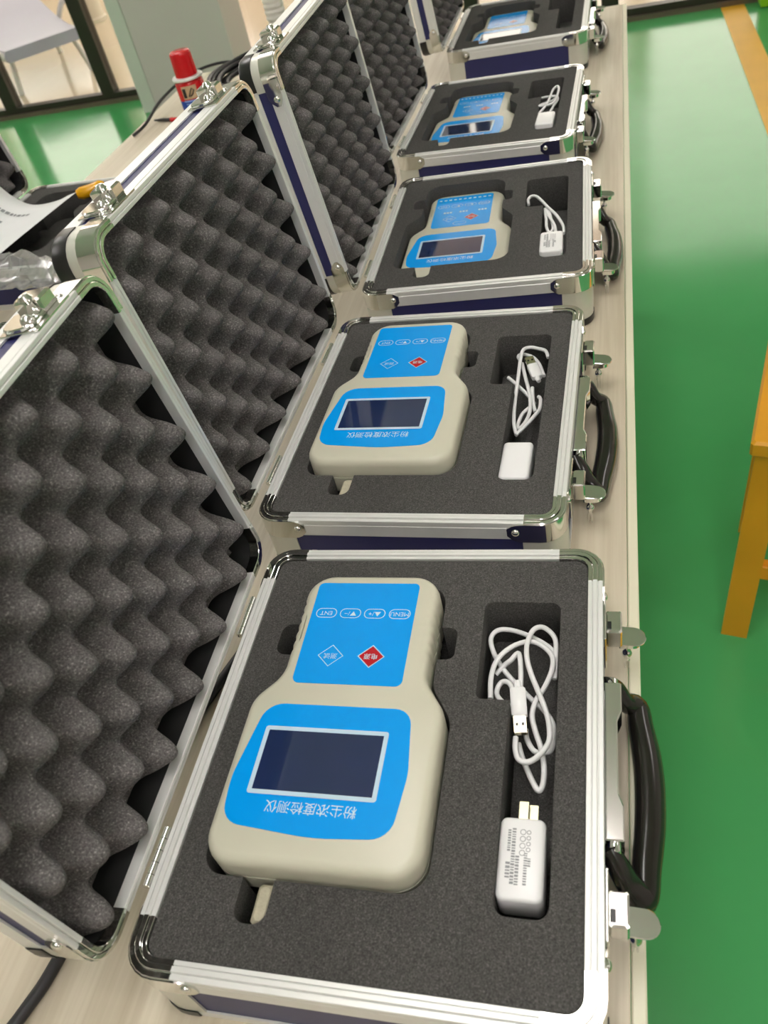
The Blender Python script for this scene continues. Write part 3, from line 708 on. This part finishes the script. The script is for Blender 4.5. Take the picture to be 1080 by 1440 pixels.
# white ridged bottle
wb = tag(empty('bottle', (-.785, 2.125, TZ)), 'white bottle with ridged neck showing above the third lid', 'bottle')
G().lathe([(.028, 0), (.030, .003), (.030, .085), (.022, .100), (.020, .104)], 20).build('bottle_body', M['bottle'], wb, 40)
pr = []
for k in range(6): pr += [(.0225, .104 + k * .012), (.0245, .107 + k * .012), (.0245, .112 + k * .012), (.0225, .115 + k * .012)]
G().lathe(pr + [(.018, .178)], 20).build('ridged_cap', M['bottle'], wb, 40)
# printed sheet curling in the left case
e = tag(empty('printed_sheet', wz(-.905, 1.14, .0)), 'white printed sheet curling up inside the left-hand open case', 'paper')
curve = [(-.000, .010), (-.045, .003), (-.092, .004), (-.120, .022), (-.138, .048), (-.150, .078), (-.157, .108), (-.161, .140)]
cs_ = spline([(x, 0, z) for x, z in curve], 4); g = G(); nv = 8; v = []
rt = lambda t: (-.892 + (-.9215 + .892) * t, 1.25 + (1.005 - 1.25) * t)
for p in cs_:
    for j in range(nv + 1):
        t = j / nv; x, y = rt(t); bend = .010 * math.sin(t * 3 + p.x * 18)
        v.append((x + p.x + .905, y - p.x * -.06 - 1.14, p.z + (bend if p.x < -.02 else bend * .2) * .4 + .006))
n = nv + 1
f = [(i * n + j, i * n + j + 1, (i + 1) * n + j + 1, (i + 1) * n + j) for i in range(len(cs_) - 1) for j in range(nv)]
g.add(v, f); sh = g.build('sheet', M['paper'], e, 60)
md = sh.modifiers.new('thick', 'SOLIDIFY'); md.thickness = .0004
random.seed(3); g = G()
def on_sheet(u, t):
    i = min(int(u), len(cs_) - 2); fr = u - i; j = min(int(t * nv), nv - 1); ft = t * nv - j
    a = Vector(v[i * n + j]).lerp(Vector(v[i * n + j + 1]), ft); b = Vector(v[(i + 1) * n + j]).lerp(Vector(v[(i + 1) * n + j + 1]), ft)
    q = a.lerp(b, fr); return q + Vector((.0006, -.0003, .0009))
for t0, ua, ub in ((.16, 6, 22), (.28, 9, 23), (.52, 12, 22), (.60, 11, 24), (.8, 14, 25)):
    u = ua
    while u < ub:
        du = random.uniform(.35, .8); h = .03
        if random.random() < .85: g.add([on_sheet(u, t0), on_sheet(u + du, t0), on_sheet(u + du, t0 + h), on_sheet(u, t0 + h)], [(0, 1, 2, 3)])
        u += du + .22
g.build('printed_lines', M['ink'], e, 0)
# amber handle
am = empty('amber_handle_tool', wz(-.897, 1.262, -.003)); am.rotation_euler = (0, 0, .55)
G().tube([(-.004, 0, .011), (.004, 0, .011), (.020, 0, .011), (.040, 0, .012), (.046, 0, .012)], [.007, .0105, .010, .0105, .007], 10).build('grip', M['amber'], am, 40)
G().tube([(.047, 0, .012), (.075, 0, .012)], [.0042, .0036], 8).build('shaft', M['chrome'], am, 40)
tag(am, 'tool with a translucent amber handle in the left open case', 'hand tool')
# plastic bag
random.seed(21); g = G(); nu, nv2 = 22, 12; vv = []
from mathutils import noise
for i in range(nu + 1):
    for j in range(nv2):
        a = 2 * PI * j / nv2; t = i / nu; rr = .034 * (math.sin(PI * min(1, .12 + t * .80)) ** .6) * (1.0 - .35 * t)
        p = Vector((-.93 + .20 * t, .955 + .01 * math.sin(5 * t), 0))
        nz = noise.noise(Vector((t * 7, math.cos(a) * 1.3, math.sin(a) * 1.3))) * .6 + noise.noise(Vector((t * 17, math.cos(a) * 3, math.sin(a) * 3))) * .35
        q = rr * (1 + nz)
        vv.append((p.x, p.y + q * math.cos(a) * 1.15, max(.003, .022 + q * math.sin(a) * .75)))
fs = [(i * nv2 + j, i * nv2 + (j + 1) % nv2, (i + 1) * nv2 + (j + 1) % nv2, (i + 1) * nv2 + j) for i in range(nu) for j in range(nv2)]
g.add([(x, y, z + TZ + HB) for x, y, z in vv], fs)
tag(g.build('plastic_bag', M['bag'], None, 25), 'crumpled clear plastic bag lying behind the nearest lid', 'plastic bag')
# black cord under the nearest lid
g = G(); g.tube(spline([(-.30, .42, TZ + .0045), (-.335, .30, TZ + .0045), (-.352, .19, TZ + .0045), (-.360, .125, TZ + .0045), (-.366, .100, TZ + .0045), (-.378, .072, TZ + .0045), (-.41, .03, TZ + .0045), (-.47, -.02, TZ + .0045)], 6), .0044, 8)
tag(g.build('black_cord', M['black'], None, 60), 'black cord on the bench at the bottom left under the nearest lid', 'cord')

# ------------------------------------------------------------------ yellow stool
st = tag(empty('stool', (0.385, 1.115, 0), -.2), 'yellow painted wooden stool on the green floor beside the bench', 'stool')
sx, sy, sh_ = .155, .130, .45
Tl = Matrix.Rotation(-.2, 4, 'Z')
G().box((0, 0, sh_ - .014), (.355, .30, .028), .004).build('seat', M['yellow'], st, 30)
for a in (-1, 1):
    for b in (-1, 1):
        g = G(); t0 = Vector((a * .148, b * .118, sh_ - .028)); b0 = Vector((a * .163, b * .132, 0)); h = .0215
        ring = lambda c, z: [(c.x - h, c.y - h, z), (c.x + h, c.y - h, z), (c.x + h, c.y + h, z), (c.x - h, c.y + h, z)]
        g.loft([ring(b0, 0), ring(t0, t0.z)]); g.build('leg', M['yellow'], st, 0)
for b in (-1, 1):
    G().box((0, b * .127, .16), (.29, .020, .032), .002).build('stretcher', M['yellow'], st, 30)
    G().box((0, b * .119, sh_ - .055), (.27, .020, .05), .002).build('apron', M['yellow'], st, 30)
for a in (-1, 1):
    G().box((a * .158, 0, .20), (.020, .22, .032), .002).build('stretcher', M['yellow'], st, 30)
    G().box((a * .149, 0, sh_ - .055), (.020, .21, .05), .002).build('apron', M['yellow'], st, 30)

# ------------------------------------------------------------------ far things
cr_ = tag(empty('crate', (0.90, 4.785, 0), 0), 'lime green plastic crate on the floor beside the yellow line', 'crate')
g = G()
for s_ in (-1, 1):
    g.box((0, s_ * .044, .13), (.52, .012, .25), .003); g.box((s_ * .254, 0, .13), (.012, .08, .25), .003)
g.box((0, 0, .010), (.50, .078, .012)); g.build('crate_body', M['lime'], cr_, 30)
g = G()
for s_ in (-1, 1): g.box((0, s_ * .048, .252), (.55, .02, .016), .004); g.box((s_ * .264, 0, .252), (.02, .10, .016), .004)
g.build('crate_rim', M['lime'], cr_, 30)
pc = tag(empty('column', (-4.32, 7.3, 0)), 'white round column on the hall floor behind the glass', 'column')
G().lathe([(.11, .03), (.11, 3.0)], 24).build('shaft', M['hallwall'], pc, 40)
G().lathe([(.125, 0), (.125, .03), (.112, .035)], 24).build('foot_ring', M['hallwall'], pc, 40)
# lavender lounge seat in the hall
ls = tag(empty('lounge_chair', (-4.0, 5.85, 0), -.82), 'lavender upholstered lounge chair with white tube arms behind the glass', 'chair')
g = G()
prof = [(-1.1, .42), (-.6, .32), (-.2, .24), (.20, .20), (.55, .22)]
ps = spline([(x, 0, z) for x, z in prof], 5)
rings = []
for p in ps: rings.append([(p.x, -.26, p.z), (p.x, .26, p.z), (p.x, .28, p.z + .03), (p.x, .26, p.z + .07), (p.x, -.26, p.z + .07), (p.x, -.28, p.z + .03)])
g.loft(rings); g.build('seat_pad', M['lav'], ls, 50)
for b in (-1, 1):
    g = G(); g.tube(spline([(-.15, b * .27, .25), (-.05, b * .33, .37), (.22, b * .36, .38), (.45, b * .34, .33), (.52, b * .27, .24)], 5), .02, 8); g.build('arm', M['white'], ls, 50)
for a in (-.45, .35):
    for b in (-1, 1):
        g = G(); g.tube([(a, b * .22, .29 if a < 0 else .21), (a * 1.15, b * .26, 0)], .018, 8); g.build('leg', M['white'], ls, 50)
